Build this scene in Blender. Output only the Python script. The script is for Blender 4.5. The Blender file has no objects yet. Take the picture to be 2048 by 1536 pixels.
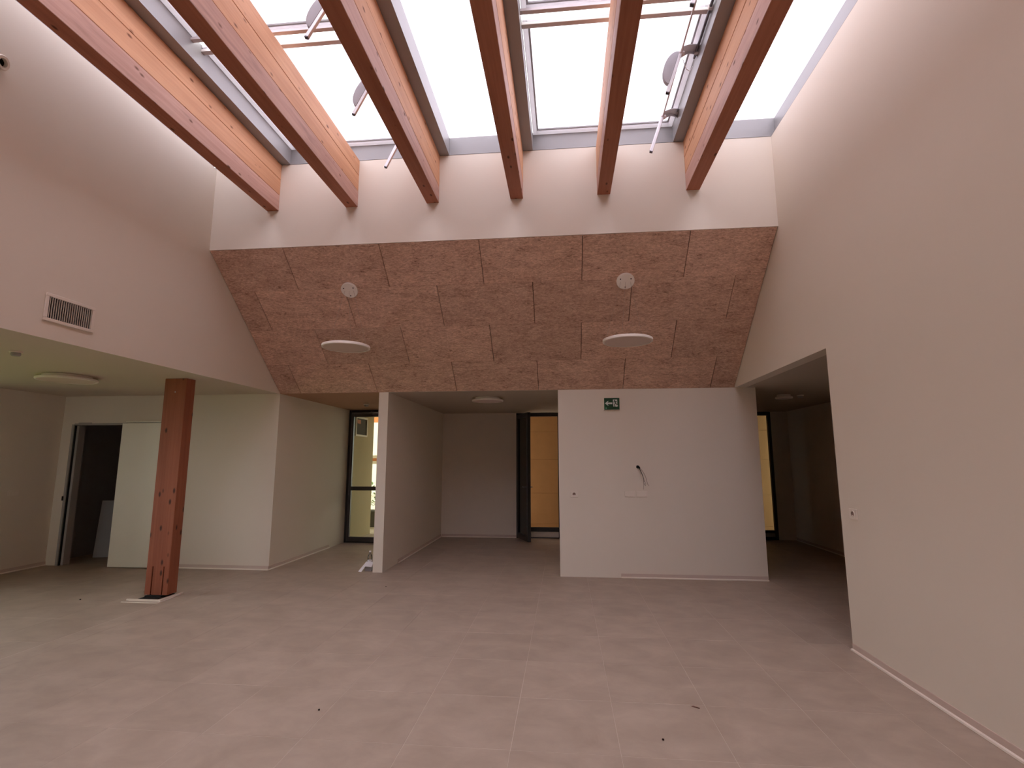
import bpy, bmesh, math, random
from mathutils import Vector, Matrix
random.seed(7)
scn = bpy.context.scene
COL = scn.collection

# ------------------------------------------------------------------ camera, sky, exposure
cam_d = bpy.data.cameras.new('camera'); cam = bpy.data.objects.new('camera', cam_d); COL.objects.link(cam)
cam.location = (0, 0, 1.55)
cam.rotation_euler = (math.radians(90 + 8.459), 0, math.radians(5.724))
cam_d.sensor_width = 36; cam_d.lens = 1036.6 / 2048 * 36
cam_d.clip_start = .05; cam_d.clip_end = 200
scn.camera = cam

world = bpy.data.worlds.new('sky'); scn.world = world; world.use_nodes = True
bg = world.node_tree.nodes['Background']
bg.inputs['Color'].default_value = (1.0, .975, .985, 1); bg.inputs['Strength'].default_value = 1.2

vs = scn.view_settings
vs.view_transform = 'Standard'; vs.look = 'None'; vs.exposure = 2.2; vs.gamma = 1.0; vs.use_curve_mapping = False
scn.cycles.max_bounces = 14; scn.cycles.diffuse_bounces = 10
scn.cycles.use_denoising = True

# ------------------------------------------------------------------ materials
def nmat(name):
    m = bpy.data.materials.new(name); m.use_nodes = True
    nt = m.node_tree; nt.nodes.clear()
    out = nt.nodes.new('ShaderNodeOutputMaterial')
    return m, nt, out
def N(nt, typ, **kw):
    n = nt.nodes.new(typ)
    for k, v in kw.items():
        if k.startswith('i_'): n.inputs[k[2:].replace('_', ' ')].default_value = v
        else: setattr(n, k, v)
    return n
def L(nt, a, b): nt.links.new(a, b)
def rgba(c): return (c[0], c[1], c[2], 1)
def plain(name, col, rough=.5, metal=0.0, spec=.5, var=.05, scale=8.0, bump=0.0, bscale=200.0):
    """plain paint / plastic / metal with slight procedural unevenness"""
    m, nt, out = nmat(name)
    p = N(nt, 'ShaderNodeBsdfPrincipled'); p.inputs['Roughness'].default_value = rough
    p.inputs['Metallic'].default_value = metal; p.inputs['Specular IOR Level'].default_value = spec
    tc = N(nt, 'ShaderNodeTexCoord'); no = N(nt, 'ShaderNodeTexNoise'); no.inputs['Scale'].default_value = scale; no.inputs['Detail'].default_value = 4
    L(nt, tc.outputs['Object'], no.inputs['Vector'])
    mx = N(nt, 'ShaderNodeMix', data_type='RGBA')
    mx.inputs[6].default_value = rgba([c * (1 - var) for c in col]); mx.inputs[7].default_value = rgba([min(1, c * (1 + var)) for c in col])
    L(nt, no.outputs['Fac'], mx.inputs[0]); L(nt, mx.outputs[2], p.inputs['Base Color'])
    if bump:
        n2 = N(nt, 'ShaderNodeTexNoise'); n2.inputs['Scale'].default_value = bscale; L(nt, tc.outputs['Object'], n2.inputs['Vector'])
        b = N(nt, 'ShaderNodeBump'); b.inputs['Strength'].default_value = bump; b.inputs['Distance'].default_value = .002
        L(nt, n2.outputs['Fac'], b.inputs['Height']); L(nt, b.outputs['Normal'], p.inputs['Normal'])
    L(nt, p.outputs['BSDF'], out.inputs['Surface'])
    return m

def wood(name, c1, c2, knot, axis='Y', rough=.6, knot_size=.07, kscale=2.6, streak=.0):
    m, nt, out = nmat(name)
    p = N(nt, 'ShaderNodeBsdfPrincipled'); p.inputs['Roughness'].default_value = rough; p.inputs['Specular IOR Level'].default_value = .25
    tc = N(nt, 'ShaderNodeTexCoord'); oi = N(nt, 'ShaderNodeObjectInfo')
    mul = N(nt, 'ShaderNodeMath', operation='MULTIPLY'); mul.inputs[1].default_value = 37.0; L(nt, oi.outputs['Random'], mul.inputs[0])
    off = N(nt, 'ShaderNodeVectorMath', operation='ADD'); L(nt, tc.outputs['Object'], off.inputs[0]); L(nt, mul.outputs[0], off.inputs[1])
    def mp(sx, sl):
        v = {'Y': (sx, sl, sx), 'Z': (sx, sx, sl), 'X': (sl, sx, sx)}[axis]
        q = N(nt, 'ShaderNodeMapping'); q.inputs['Scale'].default_value = v; L(nt, off.outputs[0], q.inputs['Vector']); return q
    g = N(nt, 'ShaderNodeTexNoise'); g.inputs['Scale'].default_value = 1.0; g.inputs['Detail'].default_value = 7; g.inputs['Roughness'].default_value = .6
    L(nt, mp(38, 1.3).outputs[0], g.inputs['Vector'])
    g2 = N(nt, 'ShaderNodeTexNoise'); g2.inputs['Scale'].default_value = 1.0; g2.inputs['Detail'].default_value = 3
    L(nt, mp(7, .55).outputs[0], g2.inputs['Vector'])
    ad = N(nt, 'ShaderNodeMath', operation='ADD'); L(nt, g.outputs['Fac'], ad.inputs[0]); L(nt, g2.outputs['Fac'], ad.inputs[1])
    rp = N(nt, 'ShaderNodeValToRGB'); rp.color_ramp.elements[0].position = .38; rp.color_ramp.elements[1].position = .62
    hf = N(nt, 'ShaderNodeMath', operation='MULTIPLY'); hf.inputs[1].default_value = .5; L(nt, ad.outputs[0], hf.inputs[0]); L(nt, hf.outputs[0], rp.inputs[0])
    rp.color_ramp.elements[0].color = rgba(c1); rp.color_ramp.elements[1].color = rgba(c2)
    # knots
    vo = N(nt, 'ShaderNodeTexVoronoi'); vo.inputs['Scale'].default_value = 1.0; vo.inputs['Randomness'].default_value = 1.0
    L(nt, mp(kscale * 2.2, kscale).outputs[0], vo.inputs['Vector'])
    kr = N(nt, 'ShaderNodeValToRGB'); kr.color_ramp.elements[0].position = knot_size * .9; kr.color_ramp.elements[1].position = knot_size * 1.9
    kr.color_ramp.elements[0].color = (1, 1, 1, 1); kr.color_ramp.elements[1].color = (0, 0, 0, 1)
    L(nt, vo.outputs['Distance'], kr.inputs[0])
    mx = N(nt, 'ShaderNodeMix', data_type='RGBA'); L(nt, kr.outputs[0], mx.inputs[0]); L(nt, rp.outputs[0], mx.inputs[6]); mx.inputs[7].default_value = rgba(knot)
    last = mx.outputs[2]
    if streak:
        s = N(nt, 'ShaderNodeTexNoise'); s.inputs['Scale'].default_value = 1.0; s.inputs['Detail'].default_value = 5; L(nt, mp(16, 2.2).outputs[0], s.inputs['Vector'])
        sr = N(nt, 'ShaderNodeValToRGB'); sr.color_ramp.elements[0].position = .56; sr.color_ramp.elements[1].position = .72
        sr.color_ramp.elements[0].color = (0, 0, 0, 1); sr.color_ramp.elements[1].color = (streak, streak, streak, 1); L(nt, s.outputs['Fac'], sr.inputs[0])
        m2 = N(nt, 'ShaderNodeMix', data_type='RGBA'); L(nt, sr.outputs[0], m2.inputs[0]); L(nt, last, m2.inputs[6]); m2.inputs[7].default_value = rgba([c * .45 for c in c1]); last = m2.outputs[2]
    hs = N(nt, 'ShaderNodeHueSaturation'); vr = N(nt, 'ShaderNodeMapRange'); vr.inputs['To Min'].default_value = .93; vr.inputs['To Max'].default_value = 1.07
    L(nt, oi.outputs['Random'], vr.inputs['Value']); L(nt, vr.outputs['Result'], hs.inputs['Value']); L(nt, last, hs.inputs['Color'])
    L(nt, hs.outputs[0], p.inputs['Base Color'])
    bu = N(nt, 'ShaderNodeBump'); bu.inputs['Strength'].default_value = .15; bu.inputs['Distance'].default_value = .002; L(nt, g.outputs['Fac'], bu.inputs['Height']); L(nt, bu.outputs[0], p.inputs['Normal'])
    L(nt, p.outputs['BSDF'], out.inputs['Surface'])
    return m

def wool(name):
    """wood-wool acoustic board: matted strands, dark pores"""
    m, nt, out = nmat(name)
    p = N(nt, 'ShaderNodeBsdfPrincipled'); p.inputs['Roughness'].default_value = .95; p.inputs['Specular IOR Level'].default_value = .1
    tc = N(nt, 'ShaderNodeTexCoord'); oi = N(nt, 'ShaderNodeObjectInfo')
    mul = N(nt, 'ShaderNodeMath', operation='MULTIPLY'); mul.inputs[1].default_value = 53.0; L(nt, oi.outputs['Random'], mul.inputs[0])
    off = N(nt, 'ShaderNodeVectorMath', operation='ADD'); L(nt, tc.outputs['Object'], off.inputs[0]); L(nt, mul.outputs[0], off.inputs[1])
    def noise(scale, det, rough=.6):
        q = N(nt, 'ShaderNodeMapping'); q.inputs['Scale'].default_value = scale; L(nt, off.outputs[0], q.inputs['Vector'])
        n = N(nt, 'ShaderNodeTexNoise'); n.inputs['Scale'].default_value = 1; n.inputs['Detail'].default_value = det; n.inputs['Roughness'].default_value = rough; n.inputs['Distortion'].default_value = .8
        L(nt, q.outputs[0], n.inputs['Vector']); return n
    a = noise((24, 62, 45), 6, .74); b = noise((4, 9, 4), 3)
    ad = N(nt, 'ShaderNodeMath', operation='MULTIPLY_ADD'); L(nt, b.outputs['Fac'], ad.inputs[0]); ad.inputs[1].default_value = .35; L(nt, a.outputs['Fac'], ad.inputs[2])
    rp = N(nt, 'ShaderNodeValToRGB'); e = rp.color_ramp.elements
    e[0].position = .46; e[0].color = (.13, .068, .048, 1); e[1].position = .88; e[1].color = (.86, .62, .485, 1)
    x = e.new(.56); x.color = (.45, .285, .212, 1); x = e.new(.70); x.color = (.63, .42, .322, 1)
    L(nt, ad.outputs[0], rp.inputs[0])
    hs = N(nt, 'ShaderNodeHueSaturation'); vr = N(nt, 'ShaderNodeMapRange'); vr.inputs['To Min'].default_value = .89; vr.inputs['To Max'].default_value = 1.09
    L(nt, oi.outputs['Random'], vr.inputs['Value']); L(nt, vr.outputs['Result'], hs.inputs['Value']); L(nt, rp.outputs[0], hs.inputs['Color']); L(nt, hs.outputs[0], p.inputs['Base Color'])
    bu = N(nt, 'ShaderNodeBump'); bu.inputs['Strength'].default_value = .5; bu.inputs['Distance'].default_value = .004; L(nt, a.outputs['Fac'], bu.inputs['Height']); L(nt, bu.outputs[0], p.inputs['Normal'])
    L(nt, p.outputs['BSDF'], out.inputs['Surface'])
    return m

def tile_mat(name):
    m, nt, out = nmat(name)
    p = N(nt, 'ShaderNodeBsdfPrincipled'); p.inputs['Specular IOR Level'].default_value = .35
    tc = N(nt, 'ShaderNodeTexCoord'); oi = N(nt, 'ShaderNodeObjectInfo')
    geo = N(nt, 'ShaderNodeNewGeometry')
    n1 = N(nt, 'ShaderNodeTexNoise'); n1.inputs['Scale'].default_value = 3.2; n1.inputs['Detail'].default_value = 7; n1.inputs['Roughness'].default_value = .62; n1.inputs['Distortion'].default_value = .4
    q = N(nt, 'ShaderNodeMapping'); q.inputs['Scale'].default_value = (1, 1.25, 1); q.inputs['Rotation'].default_value = (0, 0, .5); L(nt, geo.outputs['Position'], q.inputs['Vector']); L(nt, q.outputs[0], n1.inputs['Vector'])
    rp = N(nt, 'ShaderNodeValToRGB'); e = rp.color_ramp.elements
    e[0].position = .33; e[0].color = (.345, .270, .210, 1); e[1].position = .68; e[1].color = (.432, .345, .273, 1)
    L(nt, n1.outputs['Fac'], rp.inputs[0])
    hs = N(nt, 'ShaderNodeHueSaturation'); vr = N(nt, 'ShaderNodeMapRange'); vr.inputs['To Min'].default_value = .975; vr.inputs['To Max'].default_value = 1.025
    L(nt, oi.outputs['Random'], vr.inputs['Value']); L(nt, vr.outputs['Result'], hs.inputs['Value']); L(nt, rp.outputs[0], hs.inputs['Color']); L(nt, hs.outputs[0], p.inputs['Base Color'])
    rr = N(nt, 'ShaderNodeMapRange'); rr.inputs['To Min'].default_value = .42; rr.inputs['To Max'].default_value = .6; L(nt, n1.outputs['Fac'], rr.inputs['Value']); L(nt, rr.outputs['Result'], p.inputs['Roughness'])
    L(nt, p.outputs['BSDF'], out.inputs['Surface'])
    return m

def polycarbonate(name, col=(.80, .78, .83)):
    """opal multiwall sheet: diffuses the sky, fine ribs running across"""
    m, nt, out = nmat(name)
    tc = N(nt, 'ShaderNodeTexCoord')
    w = N(nt, 'ShaderNodeTexWave'); w.wave_type = 'BANDS'; w.bands_direction = 'Y'; w.inputs['Scale'].default_value = 16; w.inputs['Distortion'].default_value = 0
    L(nt, tc.outputs['Object'], w.inputs['Vector'])
    n = N(nt, 'ShaderNodeTexNoise'); n.inputs['Scale'].default_value = 1.3; L(nt, tc.outputs['Object'], n.inputs['Vector'])
    a = N(nt, 'ShaderNodeMath', operation='MULTIPLY_ADD'); L(nt, w.outputs['Fac'], a.inputs[0]); a.inputs[1].default_value = .45; L(nt, n.outputs['Fac'], a.inputs[2])
    mx = N(nt, 'ShaderNodeMix', data_type='RGBA'); mx.inputs[6].default_value = rgba([c * .94 for c in col]); mx.inputs[7].default_value = rgba([min(1, c * 1.05) for c in col]); L(nt, a.outputs[0], mx.inputs[0])
    t = N(nt, 'ShaderNodeBsdfTranslucent'); L(nt, mx.outputs[2], t.inputs['Color'])
    g = N(nt, 'ShaderNodeBsdfDiffuse'); g.inputs['Color'].default_value = (.75, .74, .76, 1)
    s = N(nt, 'ShaderNodeMixShader'); s.inputs[0].default_value = .12; L(nt, t.outputs[0], s.inputs[1]); L(nt, g.outputs[0], s.inputs[2])
    L(nt, s.outputs[0], out.inputs['Surface'])
    return m

def glass(name, tint=(.93, .96, .94), refl=1.0):
    m, nt, out = nmat(name)
    f = N(nt, 'ShaderNodeFresnel'); f.inputs['IOR'].default_value = 1.5
    t = N(nt, 'ShaderNodeBsdfTransparent'); t.inputs['Color'].default_value = rgba(tint)
    g = N(nt, 'ShaderNodeBsdfGlossy'); g.inputs['Roughness'].default_value = .02
    no = N(nt, 'ShaderNodeTexNoise'); no.inputs['Scale'].default_value = 2.0
    b = N(nt, 'ShaderNodeBump'); b.inputs['Strength'].default_value = .02; L(nt, no.outputs['Fac'], b.inputs['Height']); L(nt, b.outputs[0], g.inputs['Normal'])
    s = N(nt, 'ShaderNodeMixShader'); L(nt, f.outputs[0], s.inputs[0]); L(nt, t.outputs[0], s.inputs[1]); L(nt, g.outputs[0], s.inputs[2])
    L(nt, s.outputs[0], out.inputs['Surface'])
    return m

def smoky(name, col):
    m, nt, out = nmat(name)
    tc = N(nt, 'ShaderNodeTexCoord'); no = N(nt, 'ShaderNodeTexNoise'); no.inputs['Scale'].default_value = 12; L(nt, tc.outputs['Object'], no.inputs['Vector'])
    mx = N(nt, 'ShaderNodeMix', data_type='RGBA'); mx.inputs[6].default_value = rgba([c * .95 for c in col]); mx.inputs[7].default_value = rgba([c * 1.05 for c in col]); L(nt, no.outputs['Fac'], mx.inputs[0])
    t = N(nt, 'ShaderNodeBsdfTranslucent'); L(nt, mx.outputs[2], t.inputs['Color']); d = N(nt, 'ShaderNodeBsdfDiffuse'); L(nt, mx.outputs[2], d.inputs['Color'])
    s = N(nt, 'ShaderNodeMixShader'); s.inputs[0].default_value = .5; L(nt, t.outputs[0], s.inputs[1]); L(nt, d.outputs[0], s.inputs[2]); L(nt, s.outputs[0], out.inputs['Surface'])
    return m
WALLC = (.715, .650, .558)
M = dict(
    wall=plain('wall_paint', WALLC, .85, spec=.2, var=.012, scale=2.5, bump=.06, bscale=320),
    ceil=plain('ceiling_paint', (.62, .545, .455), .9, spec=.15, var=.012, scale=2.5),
    ceil_shade=plain('shaded_ceiling', (.50, .44, .365), .9, spec=.1, var=.012),  # ceiling paint darkened to put in the shade of recess and right corridor
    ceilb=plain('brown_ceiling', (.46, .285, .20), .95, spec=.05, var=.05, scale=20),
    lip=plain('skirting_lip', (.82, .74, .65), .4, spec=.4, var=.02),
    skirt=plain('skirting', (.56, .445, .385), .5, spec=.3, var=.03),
    grout=plain('grout', (.53, .45, .38), .9, spec=.1, var=.06),
    tile=tile_mat('floor_tile'),
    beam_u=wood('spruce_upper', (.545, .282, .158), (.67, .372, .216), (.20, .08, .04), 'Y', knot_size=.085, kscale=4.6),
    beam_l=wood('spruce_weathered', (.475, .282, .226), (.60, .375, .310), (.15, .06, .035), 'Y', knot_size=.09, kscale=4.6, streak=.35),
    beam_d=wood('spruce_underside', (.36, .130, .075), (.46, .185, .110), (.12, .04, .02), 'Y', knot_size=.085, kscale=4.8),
    post=wood('spruce_post', (.24, .070, .035), (.315, .100, .051), (.06, .016, .008), 'Z', knot_size=.10, kscale=4.6),
    wool=wool('wood_wool'),
    dark=plain('dark_backing', (.05, .03, .025), .95, spec=.05),
    alu=plain('grey_aluminium', (.295, .288, .286), .45, metal=.15, spec=.4, var=.02),
    aluw=plain('white_aluminium', (.80, .76, .79), .4, spec=.4, var=.02),
    rail=plain('mill_aluminium', (.62, .56, .56), .4, metal=.1, spec=.5, var=.05),
    cover=smoky('grey_plastic_cover', (.60, .595, .62)),
    sash=smoky('white_sash_profile', (.78, .76, .79)),
    rail2=plain('cable_grey', (.42, .34, .29), .5),
    steel=plain('bright_steel', (.66, .64, .66), .3, metal=.25, spec=.5, var=.06, scale=30),
    dsteel=plain('dark_steel', (.13, .12, .135), .4, metal=.5, var=.1),
    poly=polycarbonate('opal_polycarbonate'),
    glass=glass('door_glass', (.68, .70, .63)),
    wglass=glass('window_glass'),
    frame=plain('anthracite_frame', (.030, .029, .031), .4, spec=.35, var=.1),
    frame2=plain('grey_frame_face', (.055, .053, .055), .35, spec=.4, var=.1),
    white=plain('white_plastic', (.745, .675, .59), .4, spec=.4, var=.02),
    white2=plain('white_lamp', (.86, .80, .73), .45, spec=.3, var=.02),
    opal=plain('opal_diffuser', (.70, .57, .51), .5, spec=.3, var=.02),
    well=plain('socket_well', (.20, .125, .10), .6),
    hole=plain('dark_hole', (.02, .012, .01), .9, spec=.05),
    black=plain('black_rubber', (.012, .010, .010), .6, spec=.2),
    brown=plain('brown_wire', (.16, .075, .055), .55),
    green=plain('sign_green', (.004, .055, .018), .35, spec=.4, var=.1),
    signw=plain('sign_white', (.62, .66, .60), .4, var=.03),
    led=plain('status_lens', (.12, .35, .19), .3),
    door=plain('door_laminate', (.88, .86, .75), .5, spec=.35, var=.03, scale=3),
    jamb=plain('grey_jamb', (.34, .32, .30), .5, spec=.3),
    board=plain('grey_board', (.33, .31, .31), .7, var=.06),
    osb=plain('tan_board', (.43, .255, .125), .85, spec=.1, var=.10, scale=5),
    olive=plain('olive_render', (.50, .42, .26), .9, spec=.1, var=.06, scale=3),
    ground=plain('pale_gravel', (.62, .55, .45), .95, spec=.05, var=.2, scale=6),
    green_bounce=plain('green_bounce', (.20, .24, .07), .95, spec=.05, var=.25, scale=5),
    stucco=plain('tan_stucco', (.78, .56, .36), .9, spec=.05, var=.08, scale=1.5),
    orange=plain('orange_band', (.60, .20, .06), .7),
    pale2=plain('pale_sill', (.80, .70, .60), .7),
    pale=plain('pale_band', (.85, .80, .68), .7),
    leaf=plain('leaf_green', (.10, .20, .04), .6, var=.5, scale=9),
    lilac=plain('lilac_paint', (.42, .38, .62), .8, var=.2),
    paper=plain('white_card', (.84, .80, .84), .7, spec=.15, var=.03),
    pet=glass('clear_plastic', (.95, .94, .93)),
    slate=plain('dark_panel', (.105, .10, .085), .8, spec=.05),
)

# ------------------------------------------------------------------ mesh helpers
def tag(o, label=None, cat=None, group=None, kind=None):
    if label: o['label'] = label
    if cat: o['category'] = cat
    if group: o['group'] = group
    if kind: o['kind'] = kind
    return o
class MB:
    def __init__(s): s.bm = bmesh.new()
    def box(s, x0, x1, y0, y1, z0, z1, bev=0.0, mat=None, seg=1):
        vs = [s.bm.verts.new(v) for v in ((x0, y0, z0), (x1, y0, z0), (x1, y1, z0), (x0, y1, z0), (x0, y0, z1), (x1, y0, z1), (x1, y1, z1), (x0, y1, z1))]
        fs = [s.bm.faces.new([vs[i] for i in q]) for q in ((0, 3, 2, 1), (4, 5, 6, 7), (0, 1, 5, 4), (1, 2, 6, 5), (2, 3, 7, 6), (3, 0, 4, 7))]
        if bev:
            es = set(e for f in fs for e in f.edges)
            r = bmesh.ops.bevel(s.bm, geom=list(es), offset=bev, segments=seg, affect='EDGES', profile=.5)
            vs = list(set(v for v in r['verts']) | set(v for v in vs if v.is_valid))
        if mat is not None: bmesh.ops.transform(s.bm, matrix=mat, verts=[v for v in vs if v.is_valid])
        return s
    def prism(s, pts, h0, h1, axis='Z', mat=None):
        """extrude a polygon; axis = extrusion direction"""
        def P(a, b, h): return {'Z': (a, b, h), 'Y': (a, h, b), 'X': (h, a, b)}[axis]
        A = [s.bm.verts.new(P(a, b, h0)) for a, b in pts]; B = [s.bm.verts.new(P(a, b, h1)) for a, b in pts]
        n = len(pts); s.bm.faces.new(A[::-1]); s.bm.faces.new(B)
        for i in range(n): s.bm.faces.new((A[i], A[(i + 1) % n], B[(i + 1) % n], B[i]))
        if mat is not None: bmesh.ops.transform(s.bm, matrix=mat, verts=A + B)
        return s
    def tube(s, pts, r, seg=10, cap=True):
        pts = [Vector(p) for p in pts]; rings = []
        up = Vector((0, 0, 1))
        for i, p in enumerate(pts):
            d = (pts[min(i + 1, len(pts) - 1)] - pts[max(i - 1, 0)]).normalized()
            u = up if abs(d.dot(up)) < .95 else Vector((1, 0, 0))
            a = d.cross(u).normalized(); b = a.cross(d)
            rr = r[i] if isinstance(r, (list, tuple)) else r
            rings.append([s.bm.verts.new(p + rr * (math.cos(2 * math.pi * k / seg) * a + math.sin(2 * math.pi * k / seg) * b)) for k in range(seg)])
        for A, B in zip(rings, rings[1:]):
            for k in range(seg): s.bm.faces.new((A[k], A[(k + 1) % seg], B[(k + 1) % seg], B[k]))
        if cap: s.bm.faces.new(rings[0][::-1]); s.bm.faces.new(rings[-1])
        return s
    def lathe(s, prof, seg=40, mat=None):
        """prof: (radius, z) list, closed by caps where radius is 0"""
        rings = []; allv = []
        for r, z in prof:
            if r < 1e-6: rings.append([s.bm.verts.new((0, 0, z))])
            else: rings.append([s.bm.verts.new((r * math.cos(2 * math.pi * k / seg), r * math.sin(2 * math.pi * k / seg), z)) for k in range(seg)])
            allv += rings[-1]
        for A, B in zip(rings, rings[1:]):
            for k in range(seg):
                k2 = (k + 1) % seg
                if len(A) == 1 and len(B) > 1: s.bm.faces.new((A[0], B[k2], B[k]))
                elif len(B) == 1 and len(A) > 1: s.bm.faces.new((A[k], A[k2], B[0]))
                elif len(A) > 1: s.bm.faces.new((A[k], A[k2], B[k2], B[k]))
        if mat is not None: bmesh.ops.transform(s.bm, matrix=mat, verts=allv)
        return s
    def mesh(s, name, mat, smooth=False):
        bmesh.ops.recalc_face_normals(s.bm, faces=s.bm.faces)
        me = bpy.data.meshes.new(name); s.bm.to_mesh(me); s.bm.free(); me.materials.append(mat)
        if smooth:
            for p in me.polygons: p.use_smooth = True
            try: me.set_sharp_from_angle(angle=math.radians(40))
            except Exception: pass
        return me
    def obj(s, name, mat, parent=None, loc=None, smooth=False):
        o = bpy.data.objects.new(name, s.mesh(name, mat, smooth)); COL.objects.link(o)
        if parent: o.parent = parent
        if loc: o.location = loc
        return o
def inst(name, me, parent=None, loc=(0, 0, 0), rot=None, mw=None):
    o = bpy.data.objects.new(name, me); COL.objects.link(o)
    if parent: o.parent = parent
    if mw is not None: o.matrix_local = mw
    else:
        o.location = loc
        if rot: o.rotation_euler = rot
    return o
def empty(name, loc=(0, 0, 0)):
    o = bpy.data.objects.new(name, None); COL.objects.link(o); o.location = loc; o.empty_display_size = .1; return o
def thing(name, label, cat, loc=(0, 0, 0), group=None):
    return tag(empty(name, loc), label, cat, group)
def struct(name, mb, mat, parent=None):
    return tag(mb.obj(name, mat, parent), kind='structure')
def kids(o): return [c for c in bpy.data.objects if c.parent == o]
def copy_tree(o, parent=None):
    c = o.copy(); COL.objects.link(c)
    if parent: c.parent = parent
    for ch in kids(o): copy_tree(ch, c)
    return c

# ------------------------------------------------------------------ the setting
XL, XR = -4.26, 2.357            # upper side walls
YB, YU = 7.37, 5.6               # lower back wall plane, upper back wall plane
ZC, ZS = 2.555, 4.08             # flat ceiling, top of the sloped boards
ZB, ZT, ZP = 4.552, 5.148, 5.37  # beam underside, beam top, skylight plane
YR, YS = -4.2, -2.2                      # rear wall behind the camera
WX, CX = -7.8, 4.55              # far left wall, far right corridor wall

# floor slab with tiles
floor = struct('floor', MB().box(-8, 4.75, .45, 11.2, -.12, -.0009).box(-4.46, 4.75, -4.4, .45, -.12, -.0009), M['grout'])
def visible(x, y):
    fw = Vector((-math.sin(.0999) * math.cos(.1476), math.cos(.0999) * math.cos(.1476), math.sin(.1476))); r = Vector((math.cos(.0999), math.sin(.0999), 0)); u = r.cross(fw)
    d = Vector((x, y, -1.55)); z = d.dot(fw)
    if z < .1: return False
    px, py = 1024 + 1036.6 * d.dot(r) / z, 768 - 1036.6 * d.dot(u) / z
    return -30 < px < 2078 and py < 1590
def cut(r, f):
    a = (max(r[0], f[0]), min(r[1], f[1]), max(r[2], f[2]), min(r[3], f[3]))
    return a if a[1] - a[0] > .03 and a[3] - a[2] > .03 else None
TX, TY, GX, GY = .278, 3.056, .5935, .6362
zones = [(WX + .01, XL - .2, .61, YB - .004), (XL - .2, XL, .61, YB - .004), (XL, XR - .005, YR + .01, YB - .004), (-4.25, -2.715, YB - .004, 9.9), (-2.565, -.085, YB - .004, 10.87), (XR - .005, CX - .01, 4.84, YB - .004), (2.635, CX - .01, YB - .004, 11.08),
         (2.52, CX - .01, .1, 4.84), (-7.58, -6.72, YB - .004, YB + .13), (-7.9, -4.42, YB + .13, 9.55)]
post_hole = (-4.83, -4.47, 5.64, 6.02)
tiles = []
rest = MB(); full_tile = None; ntile = 0
g = .0011
for zi, zone in enumerate(zones):
    for i in range(-16, 10):
        for j in range(-16, 14):
            r = cut((TX + GX * i + g, TX + GX * (i + 1) - g, TY + GY * j + g, TY + GY * (j + 1) - g), zone)
            if not r: continue
            vis = any(visible(x, y) for x in (r[0], r[1], (r[0] + r[1]) / 2) for y in (r[2], r[3]))
            if zi in (7, 9): vis = False
            if vis and ntile < 298:
                w, h = r[1] - r[0], r[3] - r[2]; ntile += 1
                whole = abs(w - GX + 2 * g) < 1e-4 and abs(h - GY + 2 * g) < 1e-4
                if whole and full_tile is None: full_tile = MB().box(-w / 2, w / 2, -h / 2, h / 2, -.004, 0, .0012).mesh('tile', M['tile'])
                me = full_tile if whole else MB().box(-w / 2, w / 2, -h / 2, h / 2, -.004, 0, .0012).mesh('tile', M['tile'])
                t = inst('tile', me, floor, ((r[0] + r[1]) / 2, (r[2] + r[3]) / 2, random.uniform(-.0004, .0004)))
            else: rest.box(r[0], r[1], r[2], r[3], -.004, 0)
tag(rest.obj('tiles', M['tile'], floor), kind='stuff')

# right wall: solid near the camera, open below ZC beyond Y = 4.83
struct('wall_right', MB().prism([(YR, 0), (4.83, 0), (4.83, ZC), (YB + .12, ZC), (YB + .12, ZT), (YR, ZT)], XR, XR + .15, 'X'), M['wall'])
struct('wall_left_near', MB().box(XL - .2, XL, YR, .6, 0, ZC - .001), M['wall'])
struct('wall_left_added', MB().box(-7.95, -7.5, .45, .6, 0, ZC).box(-5.9, XL - .2, .45, .6, 0, ZC).box(-7.5, -5.9, .45, .6, 0, .9).box(-7.5, -5.9, .45, .6, 2.4, ZC), M['wall'])  # unseen wall, added to carry the extra window
struct('wall_left', MB().box(XL - .2, XL, YR, YB + .1, ZC + .16, ZT).box(XL - .015, XL, YR, YB + .1, ZC, ZC + .16), M['wall'])
struct('wall_back_upper', MB().box(XL, XR, YU, YU + .14, ZS + .004, ZT), M['wall'])
struct('wall_back', MB().box(-.08, 2.63, YB, 11.05, 0.0, ZC), M['wall'])
struct('wall_partition', MB().box(-2.712, -2.571, YB, 10.99, 0.0, ZC), M['wall'])
struct('wall_back_left', MB().box(-8, -7.62, YB, YB + .13, 0, ZC).box(-6.70, -4.255, YB, YB + .13, 0, ZC).box(-7.62, -6.70, YB, YB + .13, 2.115, ZC), M['wall'])
struct('wall_corridor_left', MB().box(-4.40, -4.255, YB + .13, 9.99, 0, ZC), M['wall'])
struct('wall_recess_back', MB().box(-2.571, -1.0, 10.88, 10.99, 0, ZC), M['wall'])
struct('wall_corridor_end', MB().box(4.215, CX, 11.1, 11.22, 0, ZC), M['wall'])
struct('wall_corridor_right', MB().box(CX, CX + .14, -.1, 11.22, 0, ZC), M['wall'])
struct('wall_corridor_near', MB().box(XR + .15, CX, -.1, 0, 0, ZC), M['wall'])
struct('wall_rear', MB().box(-4.46, 4.7, YR - .15, YR, 0, ZP), M['wall'])
struct('wall_left_far', MB().box(-7.95, WX, .6, 2.7, 0, ZC).box(-7.95, WX, 6.1, YB, 0, ZC).box(-7.95, WX, 2.7, 6.1, 0, .45).box(-7.95, WX, 2.7, 6.1, 2.4, ZC), M['wall'])
struct('wall_store_back', MB().box(-8, -4.4, 9.55, 9.7, 0, ZC).box(-8.1, -7.95, YB + .13, 9.55, 0, ZC), M['board'])
struct('ceiling_left', MB().box(-8.1, XL - .0151, .45, YB + .1, ZC, ZC + .159).box(-8.1, -4.401, YB + .1, 9.7, ZC, ZC + .159), M['ceil'])
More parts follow.
